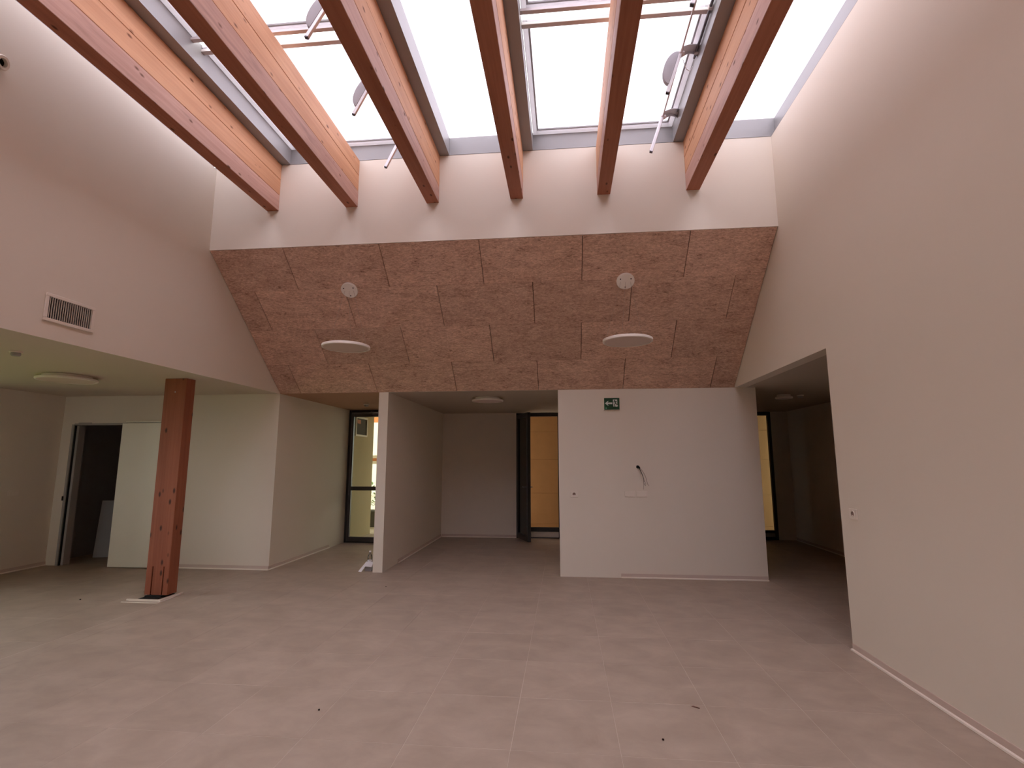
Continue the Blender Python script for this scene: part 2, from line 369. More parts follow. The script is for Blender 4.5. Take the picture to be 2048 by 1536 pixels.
struct('ceiling_back', MB().box(-2.64, CX + .14, YB, 11.22, ZC, ZC + .15), M['ceil_shade'])
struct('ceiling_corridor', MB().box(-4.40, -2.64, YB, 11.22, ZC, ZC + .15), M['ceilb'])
struct('ceiling_right', MB().box(XR + .15, CX + .14, -.1, YB, ZC, ZC + .15), M['ceil_shade'])
struct('ceiling_rear', MB().box(XL - .2, XR + .2, YR - .15, YS, ZP, ZP + .15), M['ceil'])

# sloped ceiling of wood-wool boards
t_ = Vector((0, YU - YB, ZS - ZC)); SL = t_.length; t_.normalize(); n_ = Vector((0, t_.z, -t_.y)); n_ = -n_ if n_.z > 0 else n_
SM = Matrix(((1, 0, n_.x, 0), (0, t_.y, n_.y, YB), (0, t_.z, n_.z, ZC), (0, 0, 0, 1)))   # local x, v along the slope, w towards the room
slope = struct('ceiling_slope', MB().box(XL - .1, XR + .1, .06, SL - .004, -.06, -.028, mat=SM), M['dark'])
rows = [(0.002, .5455, -.355), (.5465, 1.1475, .242), (1.1485, 1.7525, .836), (1.7535, SL - .006, .240)]
for v0, v1, xs in rows:
    k0 = xs - 1.19 * 6
    for k in range(12):
        x0, x1 = max(k0 + 1.19 * k + .0034, XL + .006), min(k0 + 1.19 * (k + 1) - .0034, XR - .006)
        if x1 - x0 < .05: continue
        w, h = x1 - x0, v1 - v0
        me = MB().box(-w / 2, w / 2, -h / 2, h / 2, -.027, 0, .002).mesh('acoustic_board', M['wool'])
        mw = SM @ Matrix.Translation(((x0 + x1) / 2, (v0 + v1) / 2, random.uniform(-.002, .0))) @ Matrix.Rotation(random.uniform(-.0012, .0012), 4, 'Z')
        inst('acoustic_board', me, slope, mw=mw)

# ------------------------------------------------------------------ skirting boards
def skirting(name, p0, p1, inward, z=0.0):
    """L profile: upright flange and a small toe, its caught light painted as a pale lip"""
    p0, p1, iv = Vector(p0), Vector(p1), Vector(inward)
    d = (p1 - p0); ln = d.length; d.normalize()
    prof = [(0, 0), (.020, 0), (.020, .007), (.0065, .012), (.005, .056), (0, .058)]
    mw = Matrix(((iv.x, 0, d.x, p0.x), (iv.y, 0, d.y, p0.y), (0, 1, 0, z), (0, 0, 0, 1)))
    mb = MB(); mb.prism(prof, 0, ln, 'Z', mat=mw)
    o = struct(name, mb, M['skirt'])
    MB().prism([(.0201, 0.0005), (.023, .002), (.022, .014), (.008, .018), (.0066, .0125), (.0201, .0075)], 0, ln, 'Z', mat=mw).obj('toe_lip_lit', M['lip'], o)  # lighter lip colour paints in the light on the toe
    return o
skirting('baseboard_back', (.735, YB, 0), (2.63, YB, 0), (0, -1, 0))
skirting('baseboard_right', (XR, -2.4, 0), (XR, 4.825, 0), (-1, 0, 0))
skirting('baseboard_left_back', (-5.8, YB, 0), (-4.255, YB, 0), (0, -1, 0))
skirting('baseboard_corridor_left', (-4.255, YB - .02, 0), (-4.255, 9.3, 0), (1, 0, 0))
skirting('baseboard_partition', (-2.571, 8.05, 0), (-2.571, 10.88, 0), (1, 0, 0))
skirting('baseboard_left_far', (WX, 2, 0), (WX, YB, 0), (1, 0, 0))
skirting('baseboard_corridor_right', (CX, .1, 0), (CX, 11.1, 0), (-1, 0, 0))
skirting('baseboard_recess', (-2.55, 10.88, 0), (-1.0, 10.88, 0), (0, -1, 0))

# ------------------------------------------------------------------ roof beams: three stacked timbers each
beam_x = [-3.480, -2.488, -1.499, -.505, .489, 1.473]
words = ['first timber roof beam from the left, nearest the wall with the air vent', 'second timber roof beam from the left, crossing under the left opening skylight',
         'third timber roof beam from the left, beside the lone rod tip under the skylight', 'fourth timber roof beam from the left, on the right of the fixed skylight pane',
         'fifth timber roof beam from the left, under the middle of the right opening skylight', 'sixth timber roof beam, farthest right, next to the silver vent actuator']
BL0 = -4.15
bl = YU - BL0
cuts = [(ZB, ZB + .197), (ZB + .2, ZB + .397), (ZB + .4, ZT)]
me_t = []
for i, (z0, z1) in enumerate(cuts):
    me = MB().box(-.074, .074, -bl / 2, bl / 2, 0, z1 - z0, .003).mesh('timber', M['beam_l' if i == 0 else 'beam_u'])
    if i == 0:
        me.materials.append(M['beam_d'])                     # underside faces take a darker, redder wood
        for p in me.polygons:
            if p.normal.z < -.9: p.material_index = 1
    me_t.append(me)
for bx, lab in zip(beam_x, words):
    b = thing('roof_beam', lab, 'beam', (bx, (YU + BL0) / 2, ZB), 'timber roof beams under the skylight')
    for i, me in enumerate(me_t):
        o = inst('timber', me, b, (random.uniform(-.0015, .0015), -.001, cuts[i][0] - ZB))
        if i == 0: o['label'] = 'greyish pink weathered bottom timber'
    if abs(bx + .505) < .01:
        pass

# ------------------------------------------------------------------ skylight: curbs, channels on the beams, sashes, opal sheets
def trim(name, mb, mat='alu'): return struct(name, mb, M[mat])
trim('trim_1', MB().box(XL - .02, XR + .16, YU - .004, YU + .14, ZT + .002, ZP))                    # curb over the back wall
trim('trim_2', MB().box(XR + .045, XR + .16, YS, YU - .006, ZT + .002, ZP).box(XR, XR + .045, YS, YU - .006, ZT + .002, ZT + .012))
trim('trim_3', MB().box(XL - .16, XL - .03, YS, YU - .006, ZT + .002, ZP))
ch = [(beam_x[0] - .30, beam_x[0] + .188), (beam_x[2] - .074, beam_x[2] + .188), (beam_x[3] - .074, beam_x[3] + .188), (beam_x[5] - .188, beam_x[5] + .074)]  # first channel widened on its unseen left to cut light on the wall
for n, (a, b) in zip((4, 5, 6, 7), ch):
    trim('trim_%d' % n, MB().box(a, b, YS, YU - .006, ZT + .002, ZP - .001))
fields = [('window_1', XL - .03, ch[0][0], False), ('window_2', ch[0][1], ch[1][0], True), ('window_3', ch[1][1], ch[2][0], False), ('window_4', ch[2][1], ch[3][0], True), ('window_5', ch[3][1], XR + .045, False)]
for nm, x0, x1, opening in fields:
    w = tag(empty(nm, ((x0 + x1) / 2, 2, ZP)), kind='structure')
    cx = (x0 + x1) / 2; hw = (x1 - x0) / 2
    if opening:
        for (y0, y1) in ((3.985, YU - .006), (2.2, 3.90), (YS, 2.19)):
            f = MB()
            f.box(-hw + .004, -hw + .05, y0 - 2, y1 - 2, -.03, .02).box(hw - .05, hw - .004, y0 - 2, y1 - 2, -.03, .02)
            f.box(-hw + .05, hw - .05, y0 - 2, y0 - 1.955, -.045, .02).box(-hw + .05, hw - .05, y1 - 2.05, y1 - 2, -.03, .02)
            fr = f.obj('sash_frame', M['sash'], w)
            g2 = MB().box(-hw + .052, -hw + .068, y0 - 1.95, y1 - 2.052, -.012, .02).box(hw - .068, hw - .052, y0 - 1.95, y1 - 2.052, -.012, .02).box(-hw + .07, hw - .07, y1 - 2.068, y1 - 2.052, -.012, .02)
            g2.obj('glazing_bead', M['alu'], w)
            MB().box(-hw + .05, hw - .05, y0 - 1.955, y1 - 2.05, .003, .019).obj('pane', M['poly'], w)
        r = MB().box(-hw, hw, 3.845 - 2, 3.885 - 2, -.07, -.046).box(-hw, hw, 3.985 - 2, 4.03 - 2, -.07, -.046)
        r.obj('cross_rail', M['rail'], w)
    else:
        MB().box(-hw - .01, hw + .01, YS - 2, YU - 2 + .01, .003, .019).obj('pane', M['poly'], w)

# ------------------------------------------------------------------ timber post
P = thing('timber_post', 'reddish timber post standing in front of the white sliding door', 'post', (-4.725, 5.915, 0))
sh = MB(); px0, px1 = -.142, .142; d0, d1 = -.077, .077
sh.box(px0, px1, d0, d1, .335, ZC - .002, .003)
for a, b in ((px0, -.071), (-.058, .067), (.080, px1)): sh.box(a, b, d0, d1, .02, .34, .002)
sh.obj('shaft', M['post'], P)
MB().box(-.066, -.062, d0 + .03, d1 - .02, .0, .33).box(.072, .076, d0 + .03, d1 - .02, .0, .33).box(-.11, .12, d0 - .12, d1, .0005, .006).box(-.10, .10, d0 - .04, d1 - .03, .006, .02).obj('steel_shoe', M['black'], P)
MB().tube([(.005, d0 - .001, ZC - .17), (.005, d0 - .004, ZC - .17)], .007, 12).obj('screw', M['steel'], P)
lip = MB(); lip.box(-.16, .225, -.275, -.262, 0.0, .022, .002).box(.212, .225, -.262, .09, 0.0, .022, .002).box(-.20, -.16, -.262, -.25, 0, .018, .002)
lip.box(-.19, .245, -.345, -.335, 0, .008, .002).box(.236, .245, -.335, -.1, 0, .008, .002)
lip.obj('floor_collar', M['lip'], P)

# ------------------------------------------------------------------ pendant lamps on the slope
def pendant(x, y, ry, rz, label):
    o = thing('pendant_lamp', label, 'lamp', (x, y, 2.952), 'pendant disc lamps under the acoustic slope')
    MB().lathe([(0, .012), (.27, .012), (.286, .006), (.289, 0), (.288, -.022), (.280, -.026), (.268, -.026), (.268, -.010), (0, -.010)], 64).obj('rim', M['white2'], o, smooth=True)
    MB().lathe([(0, -.014), (.2675, -.014), (.2675, -.020), (0, -.021)], 64).obj('diffuser', M['opal'], o, smooth=True)
    R = n_.to_track_quat('Z', 'Y').to_matrix().to_4x4()
    mw = Matrix.Translation((0, ry - y, rz - 2.952)) @ R
    ro = MB().lathe([(0, 0), (.104, 0), (.106, .004), (.106, .026), (.100, .032), (0, .033)], 48, mat=mw).obj('ceiling_rose', M['white2'], o, smooth=True)
    for a in (.55, 2.6, 4.71):
        MB().lathe([(0, .031), (.0075, .031), (.0075, .035), (0, .035)], 12, mat=mw @ Matrix.Translation((.072 * math.cos(a), .072 * math.sin(a), 0))).obj('screw', M['hole'], ro)
    for a, s in ((3.0, -.055), (.62, .055), (1.75, 0)):
        top = Vector((s, ry - y - .02, rz - 2.952 - .02))
        MB().tube([(.252 * math.cos(a), .252 * math.sin(a), .012), top], .0014, 6).obj('cable', M['rail2'], o)
pendant(-2.66, 6.02, 6.052, 3.690, 'white disc pendant lamp on the left of the brown sloped ceiling')
pendant(.755, 6.03, 6.055, 3.688, 'white disc pendant lamp on the right of the brown sloped ceiling')

# flush discs on the flat ceilings
def flush(x, y, label, r=.295):
    o = thing('ceiling_lamp', label, 'lamp', (x, y, ZC), 'round lamps on the flat ceilings')
    MB().lathe([(0, -.001), (r * .8, -.001), (r * .8, -.03), (r * .97, -.032), (r, -.038), (r, -.056), (r * .965, -.062), (r * .94, -.062), (r * .94, -.052), (0, -.052)], 64).obj('rim', M['white2'], o, smooth=True)
    MB().lathe([(0, -.054), (r * .935, -.054), (r * .935, -.059), (0, -.060)], 64).obj('diffuser', M['opal'], o, smooth=True)
flush(-5.88, 5.54, 'round flush ceiling lamp in the low room left of the timber post')
flush(-1.21, 8.17, 'round flush ceiling lamp in the dark recess with the open glass door', .25)
flush(3.35, 8.24, 'round flush ceiling lamp in the dark corridor on the right', .12)

# smoke detectors
def detector(x, y, label):
    o = thing('smoke_detector', label, 'detector', (x, y, ZC), 'smoke detectors')
    MB().lathe([(0, -.0005), (.05, -.0005), (.05, -.012), (.046, -.016), (0, -.016)], 28).obj('base', M['white'], o, smooth=True)
    MB().lathe([(0, -.016), (.036, -.016), (.038, -.034), (.030, -.046), (0, -.048)], 28).obj('head', M['jamb'], o, smooth=True)
detector(-5.03, 4.215, 'small smoke detector on the low ceiling at the far left')
detector(-3.49, 8.87, 'small smoke detector above the left glass door corridor')
detector(3.62, 8.31, 'small smoke detector in the dark right corridor beside its lamp')

# ------------------------------------------------------------------ air vent on the left wall
V = thing('air_vent', 'white rectangular air vent with upright slats on the left wall', 'vent', (XL, 3.96, 2.818))
vw, vh = .228, .118
f = MB()
for (a0, a1, b0, b1) in ((-vw, vw, vh - .028, vh), (-vw, vw, -vh, -vh + .028), (-vw, -vw + .028, -vh + .028, vh - .028), (vw - .028, vw, -vh + .028, vh - .028)):
    f.box(.0005, .016, a0, a1, b0, b1, .003)
f.obj('frame', M['white'], V)
MB().box(.0006, .002, -vw + .028, vw - .028, -vh + .028, vh - .028).obj('duct', M['hole'], V)
sl = MB().box(-.009, .009, -.0012, .0012, -vh + .028, vh - .028).mesh('slat', M['white'])
for k in range(20):
    inst('slat', sl, V, (.009, -vw + .028 + (2 * vw - .056) * (k + .5) / 20, 0), (0, 0, math.radians(-16)))

# camera-like sensor high on the left wall (cut by the frame)
S = thing('wall_sensor', 'small white round fitting with dark opening high on the left wall', 'fitting', (XL, 3.13, 4.56))
R = Vector((1, .15, -.2)).to_track_quat('Z', 'Y').to_matrix().to_4x4()
MB().lathe([(0, .0), (.055, .0), (.056, .05), (.05, .06), (.032, .06), (.03, .03), (0, .03)], 32, mat=R).obj('housing', M['white'], S, smooth=True)
MB().lathe([(0, .031), (.0295, .031), (.0295, .034), (0, .034)], 24, mat=R).obj('lens', M['hole'], S)

# ------------------------------------------------------------------ exit sign
E_ = thing('exit_sign', 'green emergency exit sign with white arrow pointing left', 'sign', (.672, YB, 2.345))
MB().box(-.112, .112, -.030, -.0006, -.088, .088, .003).obj('housing', M['white'], E_)
MB().box(-.106, .106, -.0325, -.0301, -.083, .083, .001).obj('face', M['green'], E_)
def flat(name, polys, mat, parent, y0=-.0336, y1=-.0326):
    mb = MB()
    for p in polys: mb.prism(p, y0, y1, 'Y')
    return mb.obj(name, mat, parent)
def C2(px, py): return ((px - 965) / 910 * .212, (835 - py) / 690 * .166)     # sign crop pixels -> sign plane
flat('arrow', [[C2(*q) for q in ((555, 805), (750, 655), (765, 690), (700, 760), (995, 760), (995, 855), (705, 850), (770, 930), (745, 950))]], M['signw'], E_)
flat('doorway', [[C2(*q) for q in ((1030, 585), (1290, 585), (1290, 860), (1330, 985), (1230, 1015), (1150, 985), (1085, 1000), (1050, 1000))]], M['signw'], E_)
run = [[(1090, 620), (1120, 605), (1160, 625), (1160, 665), (1125, 680), (1095, 660)],
       [(1110, 670), (1170, 665), (1215, 790), (1165, 825), (1140, 760)],
       [(1165, 690), (1215, 660), (1265, 705), (1245, 745), (1210, 705), (1180, 720)],
       [(1045, 720), (1120, 690), (1135, 725), (1055, 755)],
       [(1185, 790), (1225, 780), (1250, 860), (1320, 875), (1310, 905), (1225, 895)],
       [(1150, 800), (1195, 815), (1150, 890), (1120, 990), (1085, 985), (1110, 880)]]
flat('running_figure', [[C2(*q) for q in p] for p in run], M['green'], E_, -.0346, -.0337)
MB().lathe([(0, 0), (.0105, 0), (.009, .003), (0, .0035)], 20, mat=Matrix.Translation((*[C2(625, 1090)[0]], -.0325, C2(625, 1090)[1])) @ Matrix.Rotation(math.radians(90), 4, 'X')).obj('status_light', M['led'], E_)

# ------------------------------------------------------------------ sockets, covers, wires
def faceplate(name, label, cat, mw, w, h, kind, group=None):
    o = tag(empty(name), label, cat, group); o.matrix_world = mw          # local: x along the wall, y up, z out of the wall
    MB().box(-w / 2, w / 2, -h / 2, h / 2, .0006, .010, .0025).obj('plate', M['white'], o)
    if kind == 'socket':
        MB().lathe([(0, .0101), (.020, .0101), (.021, .0112), (0, .0112)], 28).obj('well', M['well'], o)
        MB().box(-.034, .034, -.034, .034, .0099, .0128, .001).obj('rim_plate', M['white'], o) if False else None
        MB().lathe([(.021, .010), (.030, .010), (.030, .0135), (.026, .0145), (.021, .0125)], 32).obj('collar', M['white'], o, smooth=True)
        MB().box(-.008, .008, -.019, -.009, .0113, .0125).obj('earth_clip', M['white'], o)
    elif kind == 'cover':
        MB().box(-w * .33, w * .33, -h * .33, h * .33, .0101, .0125, .001).obj('rocker', M['white'], o)
    return o
mback = lambda x, z: Matrix(((1, 0, 0, x), (0, 0, -1, YB), (0, 1, 0, z), (0, 0, 0, 1)))
mright = lambda y, z: Matrix(((0, 0, -1, XR), (-1, 0, 0, y), (0, 1, 0, z), (0, 0, 0, 1)))
mleft = lambda y, z: Matrix(((0, 0, 1, WX), (1, 0, 0, y), (0, 1, 0, z), (0, 0, 0, 1)))
faceplate('wall_socket', 'white power socket on the back wall, below and left of the exit sign', 'socket', mback(.125, 1.098), .108, .086, 'socket')
faceplate('wall_socket', 'white power socket on the right wall beside the dark corridor opening', 'socket', mright(4.622, 1.12), .115, .084, 'socket')
faceplate('cover_plate', 'left of two flush white cover plates under the loose wires', 'plate', mback(.884, 1.104), .138, .080, 'cover', 'blank cover plates')
faceplate('cover_plate', 'right of two flush white cover plates under the loose wires', 'plate', mback(1.046, 1.104), .142, .080, 'cover', 'blank cover plates')
faceplate('light_switch', 'faint white switch plate on the far left wall by the store door', 'switch', mleft(6.76, 1.108), .15, .08, 'cover')

W = thing('loose_wires', 'bunch of black loose wires hanging out of a hole in the back wall', 'wires', (1.003, YB, 1.470))
MB().lathe([(0, 0), (.022, 0), (.020, .004), (0, .004)], 20, mat=Matrix.Rotation(math.radians(90), 4, 'X')).obj('wall_hole', M['hole'], W)
MB().tube([(-.008, .0, .008), (.0, -.02, .006), (.016, -.034, -.01), (.024, -.036, -.022)], [.014, .016, .013, .009], 10).obj('sheath', M['black'], W, smooth=True)
def wpx(px, py, d): return ((px / 19.2 + 1230 - 1276) / 138.5 , -d, -(py / 19.2 + 920 - 934) / 138.5)
MB().tube([wpx(910, 300, .034), wpx(985, 440, .036), wpx(1035, 580, .034), wpx(1070, 700, .03), wpx(1085, 790, .028)], [.0042, .0042, .0040, .0036, .003], 8).obj('wire', M['black'], W, smooth=True)
MB().tube([wpx(940, 310, .036), wpx(1020, 400, .04), wpx(1100, 530, .04), wpx(1150, 660, .038), wpx(1180, 800, .034), wpx(1205, 890, .03), wpx(1245, 940, .028)], .0024, 8).obj('wire', M['brown'], W, smooth=True)
MB().tube([wpx(1075, 720, .03), wpx(1065, 820, .03), wpx(1085, 890, .03), wpx(1125, 945, .028)], .0020, 8).obj('wire', M['black'], W, smooth=True)
MB().tube([wpx(1090, 780, .03), wpx(1130, 840, .03), wpx(1140, 900, .028), wpx(1122, 950, .026)], .0016, 8).obj('wire', M['black'], W, smooth=True)
MB().tube([wpx(1068, 850, .03), wpx(1060, 950, .028), wpx(1050, 1075, .026)], .0018, 8).obj('wire', M['brown'], W, smooth=True)

# ------------------------------------------------------------------ rack drives under the opening skylights
DV = Vector((.308, .195, .931)).normalized()                  # the toothed bars hang down, leaning
def rack_drive(x, face, label):
    o = thing('vent_drive', label, 'vent drive', (x, 4.32, 5.2), 'rack drives under the opening skylights')
    MB().tube([(0, -1.6, -.012), (0, .90, -.012)], .0085, 10).obj('shaft', M['rail'], o, smooth=True)
    side = Vector((-.95, 0, .314)).normalized()
    for k, y in enumerate((.875, 0.0, -.89)):
        p = Vector((0, y, 0)); e = Vector((face - x, y + .10, .095))
        q = DV.cross(side).normalized()
        mw = Matrix(((side.x, q.x, DV.x, p.x), (side.y, q.y, DV.y, p.y), (side.z, q.z, DV.z, p.z), (0, 0, 0, 1)))
        bar = MB().box(-.016, .014, -.013, .013, -.505, .03, .003, mat=mw).box(.013, .019, -.007, .007, -.495, .02, mat=mw).obj('rack_bar', M['steel'], o)
        MB().box(-.015, .015, -.013, .013, -.512, -.497, .003, mat=mw).obj('end_stop', M['dsteel'], bar)
        if k:
            pts = [Vector((-.0, 0, -.21)) + Vector((.088 * math.sin(th), 0, .20 * math.cos(th))) for th in [math.pi * n / 24 for n in range(25)]]
            mb = MB(); mb.prism([(a.x + .014, a.z) for a in pts], -.016, .016, 'Y', mat=mw)
            cv = mb.obj('drive_cover', M['cover'], o)
        w = .055; K = 10
        prof = [p.lerp(e, n / K) + Vector((0, 0, .020 * math.sin(math.pi * n / K))) for n in range(K + 1)]
        mb = MB(); R4 = []
        for n, v in enumerate(prof):
            sag = .024 * math.sin(math.pi * n / K)             # waisted plate
            R4.append([mb.bm.verts.new(v + Vector((0, -w + .2 * sag, .010))), mb.bm.verts.new(v + Vector((0, w - sag, .010))), mb.bm.verts.new(v + Vector((0, w - sag, -.022))), mb.bm.verts.new(v + Vector((0, w - sag - .006, -.022))), mb.bm.verts.new(v + Vector((0, w - sag - .006, .003))), mb.bm.verts.new(v + Vector((0, -w + .2 * sag, .003)))])
        for A, B_ in zip(R4, R4[1:]):
            for m in range(6): mb.bm.faces.new((A[m], A[(m + 1) % 6], B_[(m + 1) % 6], B_[m]))
        mb.bm.faces.new(R4[0]); mb.bm.faces.new(R4[-1][::-1])
        br = mb.obj('bracket', M['steel'], o)
        for t in (.05, .90):
            v = p.lerp(e, t); MB().tube([v + Vector((0, -w - .012, .0)), v + Vector((0, -w + .03, 0))], .006, 10).obj('bolt', M['dsteel'], br)
        MB().tube([p + Vector((-.02, .0, -.012)), p + Vector((.03, .0, -.012))], .022, 16).obj('gear_hub', M['rail'], o, smooth=True)
    MB().tube([(.03, .06, -.02), (.08, .15, -.05), (.13, .22, -.02), (.165, .26, .06)], .003, 8).obj('cable', M['rail'], o, smooth=True)
    return o
RX = ch[3][0]
drv = rack_drive(1.098, RX, 'silver rack drive with half round cover under the right opening skylight, beside the sixth beam')
rack_drive(-1.745, ch[1][0], 'silver rack drive under the left opening skylight, mostly hidden behind the third beam')
# a second, dark rod runs beside the channel and belongs to the right drive
dx, dz = RX - .022 - 1.098, .085
rod = MB().tube([(dx, -1.92, dz), (dx, .18, dz)], .0125, 12).obj('locking_rod', M['dsteel'], drv, smooth=True); rod['label'] = 'dark steel locking rod'
for y in (.11, -.37, -.92): MB().box(dx - .017, dx + .021, y - .015, y + .015, dz - .018, dz + .018, .003).obj('clamp', M['rail'], rod)

# ------------------------------------------------------------------ glazed doors
def rect_frame(mb, x0, x1, z0, z1, y0, y1, t, tb=None, tt=None):
    tb = t if tb is None else tb; tt = t if tt is None else tt
    mb.box(x0, x0 + t, y0, y1, z0, z1, .003).box(x1 - t, x1, y0, y1, z0, z1, .003)
    mb.box(x0 + t, x1 - t, y0, y1, z1 - tt, z1, .003)
    if tb: mb.box(x0 + t, x1 - t, y0, y1, z0, z0 + tb, .003)
# left corridor: glazed screen with a door leaf
LY = 9.93
d1 = tag(empty('door_1', (-4.255, LY, 0)), kind='structure')
mb = MB(); rect_frame(mb, .004, 1.54, .0, ZC - .004, 0, .06, .045, .03, .05); mb.obj('frame', M['frame'], d1)
lf = MB(); rect_frame(lf, .055, 1.0, .035, ZC - .06, -.008, .05, .05, .075, .075); lf.box(.105, .95, -.008, .05, .985, 1.06, .003)
leaf = lf.obj('leaf', M['frame2'], d1)
MB().box(.105, .95, .018, .026, 1.06, ZC - .135).obj('pane', M['glass'], leaf)
MB().box(.105, .95, .018, .026, .11, .985).obj('pane', M['glass'], leaf)
MB().box(1.05, 1.49, .018, .026, .03, ZC - .054).obj('pane', M['glass'], d1)
MB().box(.055, .075, -.012, -.0081, .9, 2.2, .001).obj('pull_bar', M['dsteel'], leaf)
MB().box(.50, .78, -.06, -.009, ZC - .115, ZC - .065, .004).obj('door_closer', M['dsteel'], leaf)
MB().tube([(.74, -.04, ZC - .062), (.66, -.14, ZC - .04), (.46, -.04, ZC - .03)], .008, 8).obj('closer_arm', M['dsteel'], leaf)

# recess: dark frame with an inward open leaf
RY = 10.88
d2 = tag(empty('door_2', (-1.0, RY, 0)), kind='structure')
mb = MB(); rect_frame(mb, 0, .915, 0, ZC - .006, -.01, .07, .05, .0, .07); mb.box(.05, .865, .0, .06, .0, .012); mb.box(.05, .865, .03, .07, .125, .212, .003); mb.obj('frame', M['frame'], d2)
MB().box(.05, .865, .071, .11, .0, .125).obj('sill', M['pale2'], d2)
leaf = tag(empty('leaf', (.06, -.012, 0)), None); leaf.parent = d2; leaf.rotation_euler = (0, 0, -math.radians(67))
lf = MB(); rect_frame(lf, 0, .72, .02, ZC - .05, -.06, 0, .085, .10, .085); lf.obj('leaf_frame', M['frame'], leaf)
MB().box(.085, .635, -.034, -.026, .12, ZC - .135).obj('pane', M['glass'], leaf)
MB().tube([(.675, -.06, 1.05), (.675, -.10, 1.05), (.655, -.115, 1.05), (.565, -.115, 1.05)], .009, 10).obj('lever_handle', M['dsteel'], leaf)
MB().tube([(.675, .0, 1.05), (.675, .045, 1.05), (.655, .055, 1.05), (.565, .055, 1.05)], .009, 10).obj('lever_handle', M['dsteel'], leaf)

# right corridor end: glazed door
CY = 11.1
d3 = tag(empty('door_3', (2.63, CY, 0)), kind='structure')
mb = MB(); rect_frame(mb, .004, 1.583, 0, ZC - .006, -.01, .07, .055, .06, .07); mb.box(.77, .83, -.01, .07, .06, ZC - .076); mb.box(.83, 1.528, .0, .06, .13, .185); mb.obj('frame', M['frame'], d3)
MB().box(.06, .77, .02, .028, .06, ZC - .076).obj('pane', M['glass'], d3)
MB().box(.83, 1.528, .02, .028, .185, ZC - .076).obj('pane', M['glass'], d3)
MB().box(.83, 1.528, .02, .04, .06, .13).obj('kick_plate', M['jamb'], d3)

# store door: opening with slim jamb and a surface sliding leaf
d4 = tag(empty('door_4', (-7.62, YB, 0)), kind='structure')
MB().box(0.0, .035, -.02, .13, 0, 2.115, .002).box(.035, .92, -.012, .0, 2.10, 2.13, .002).obj('jamb', M['jamb'], d4)
MB().box(.036, .050, -.004, .13, 0, 2.10).obj('gap_shade', M['black'], d4)  # black strip stands for the shade in the gap beside the jamb
MB().box(.050, .09, .02, .13, 0, 2.095, .002).obj('stop_post', M['jamb'], d4)
MB().box(-.014, .012, -.03, -.0205, .955, 1.02, .002).obj('latch_keep', M['black'], d4)
leaf = MB().box(.905, 1.80, -.075, -.035, .012, 2.12, .002).obj('sliding_leaf', M['door'], d4)
MB().box(.95, 1.86, -.065, -.0006, 2.135, 2.152, .002).obj('track', M['door'], d4)
MB().box(.10, .32, -.012, -.0006, 2.128, 2.142, .002).obj('track_bracket', M['jamb'], d4)

B = tag(MB().box(-.36, .36, -.009, .009, -.45, .45).obj('plasterboard_sheet', M['board']), 'grey loose panel leaning inside the dark store doorway', 'panel')
B.matrix_world = Matrix.Translation((-7.28, 8.15, .455)) @ Matrix.Rotation(math.radians(22), 4, 'Z') @ Matrix.Rotation(math.radians(-8), 4, 'X')

# left room window, out of the frame (lights the low room)
w6 = tag(empty('window_6', (WX - .09, 4.4, .45)), kind='structure')
mb = MB()
for (y0, y1, z0, z1) in ((-1.7, 1.7, 0, .06), (-1.7, 1.7, 1.89, 1.95), (-1.7, -1.64, .06, 1.89), (1.64, 1.7, .06, 1.89), (-.03, .03, .06, 1.89)): mb.box(-.03, .03, y0, y1, z0, z1)
mb.obj('frame', M['frame'], w6)
MB().box(-.004, .004, -1.64, -.03, .06, 1.89).obj('pane', M['wglass'], w6); MB().box(-.004, .004, .03, 1.64, .06, 1.89).obj('pane', M['wglass'], w6)

w8 = tag(empty('window_added', (-6.7, .52, .9)), kind='structure')  # unseen window, added to brighten the sliding leaf
mb = MB()
for (x0, x1, z0, z1) in ((-.8, .8, 0, .06), (-.8, .8, 1.44, 1.5), (-.8, -.74, .06, 1.44), (.74, .8, .06, 1.44), (-.03, .03, .06, 1.44)): mb.box(x0, x1, -.03, .03, z0, z1)
mb.obj('frame', M['frame'], w8)
MB().box(-.74, -.03, -.004, .004, .06, 1.44).obj('pane', M['wglass'], w8); MB().box(.03, .74, -.004, .004, .06, 1.44).obj('pane', M['wglass'], w8)

# ------------------------------------------------------------------ outside
struct('ground', MB().box(-40, 40, 11.2, 60, -.3, -.03), M['ground'])
struct('ground_green_bounce', MB().box(-40, -8.12, -30, 11.19, -.3, -.03).box(-8.12, -4.47, -30, .44, -.3, -.03), M['green_bounce'])  # unseen green ground, added so its bounce tints the left room
struct('porch_wall', MB().box(-4.45, -4.215, 10.03, 11.20, -.03, 2.779), M['olive'])
struct('porch_light_block', MB().box(7.25, 7.45, 11.22, 13.2, -.03, 2.779), M['olive'])  # unseen wall, added to keep light off the right end of the hoarding
struct('porch_light_stop', MB().box(-7.5, 7.6, 11.225, 11.26, 2.56, 2.779).box(-7.5, -4.46, 11.225, 11.26, -.03, 2.56).box(4.70, 5.3, 11.225, 11.26, -.03, 2.56), M['olive'])  # added boards shut out sky light and set the corridor's brightness
struct('porch_roof', MB().box(-7.5, 7.6, 11.23, 14.2, 2.78, 2.9).box(-4.45, -2.75, 10.0, 11.23, 2.78, 2.9), M['ceil'])
w7 = tag(empty('window_7', (-4.215, 10.45, 2.255)), kind='structure')
mb = MB()
for (y0, y1, z0, z1) in ((-.31, .31, -.20, -.165), (-.31, .31, .165, .20), (-.31, -.275, -.165, .165), (.275, .31, -.165, .165)): mb.box(.0005, .03, y0, y1, z0, z1)
mb.obj('frame', M['pale'], w7)
MB().box(.001, .008, -.275, .275, -.165, .165).obj('pane', M['slate'], w7)
MB().box(.0085, .010, -.2, -.03, .06, .14).obj('sticker', M['orange'], w7)
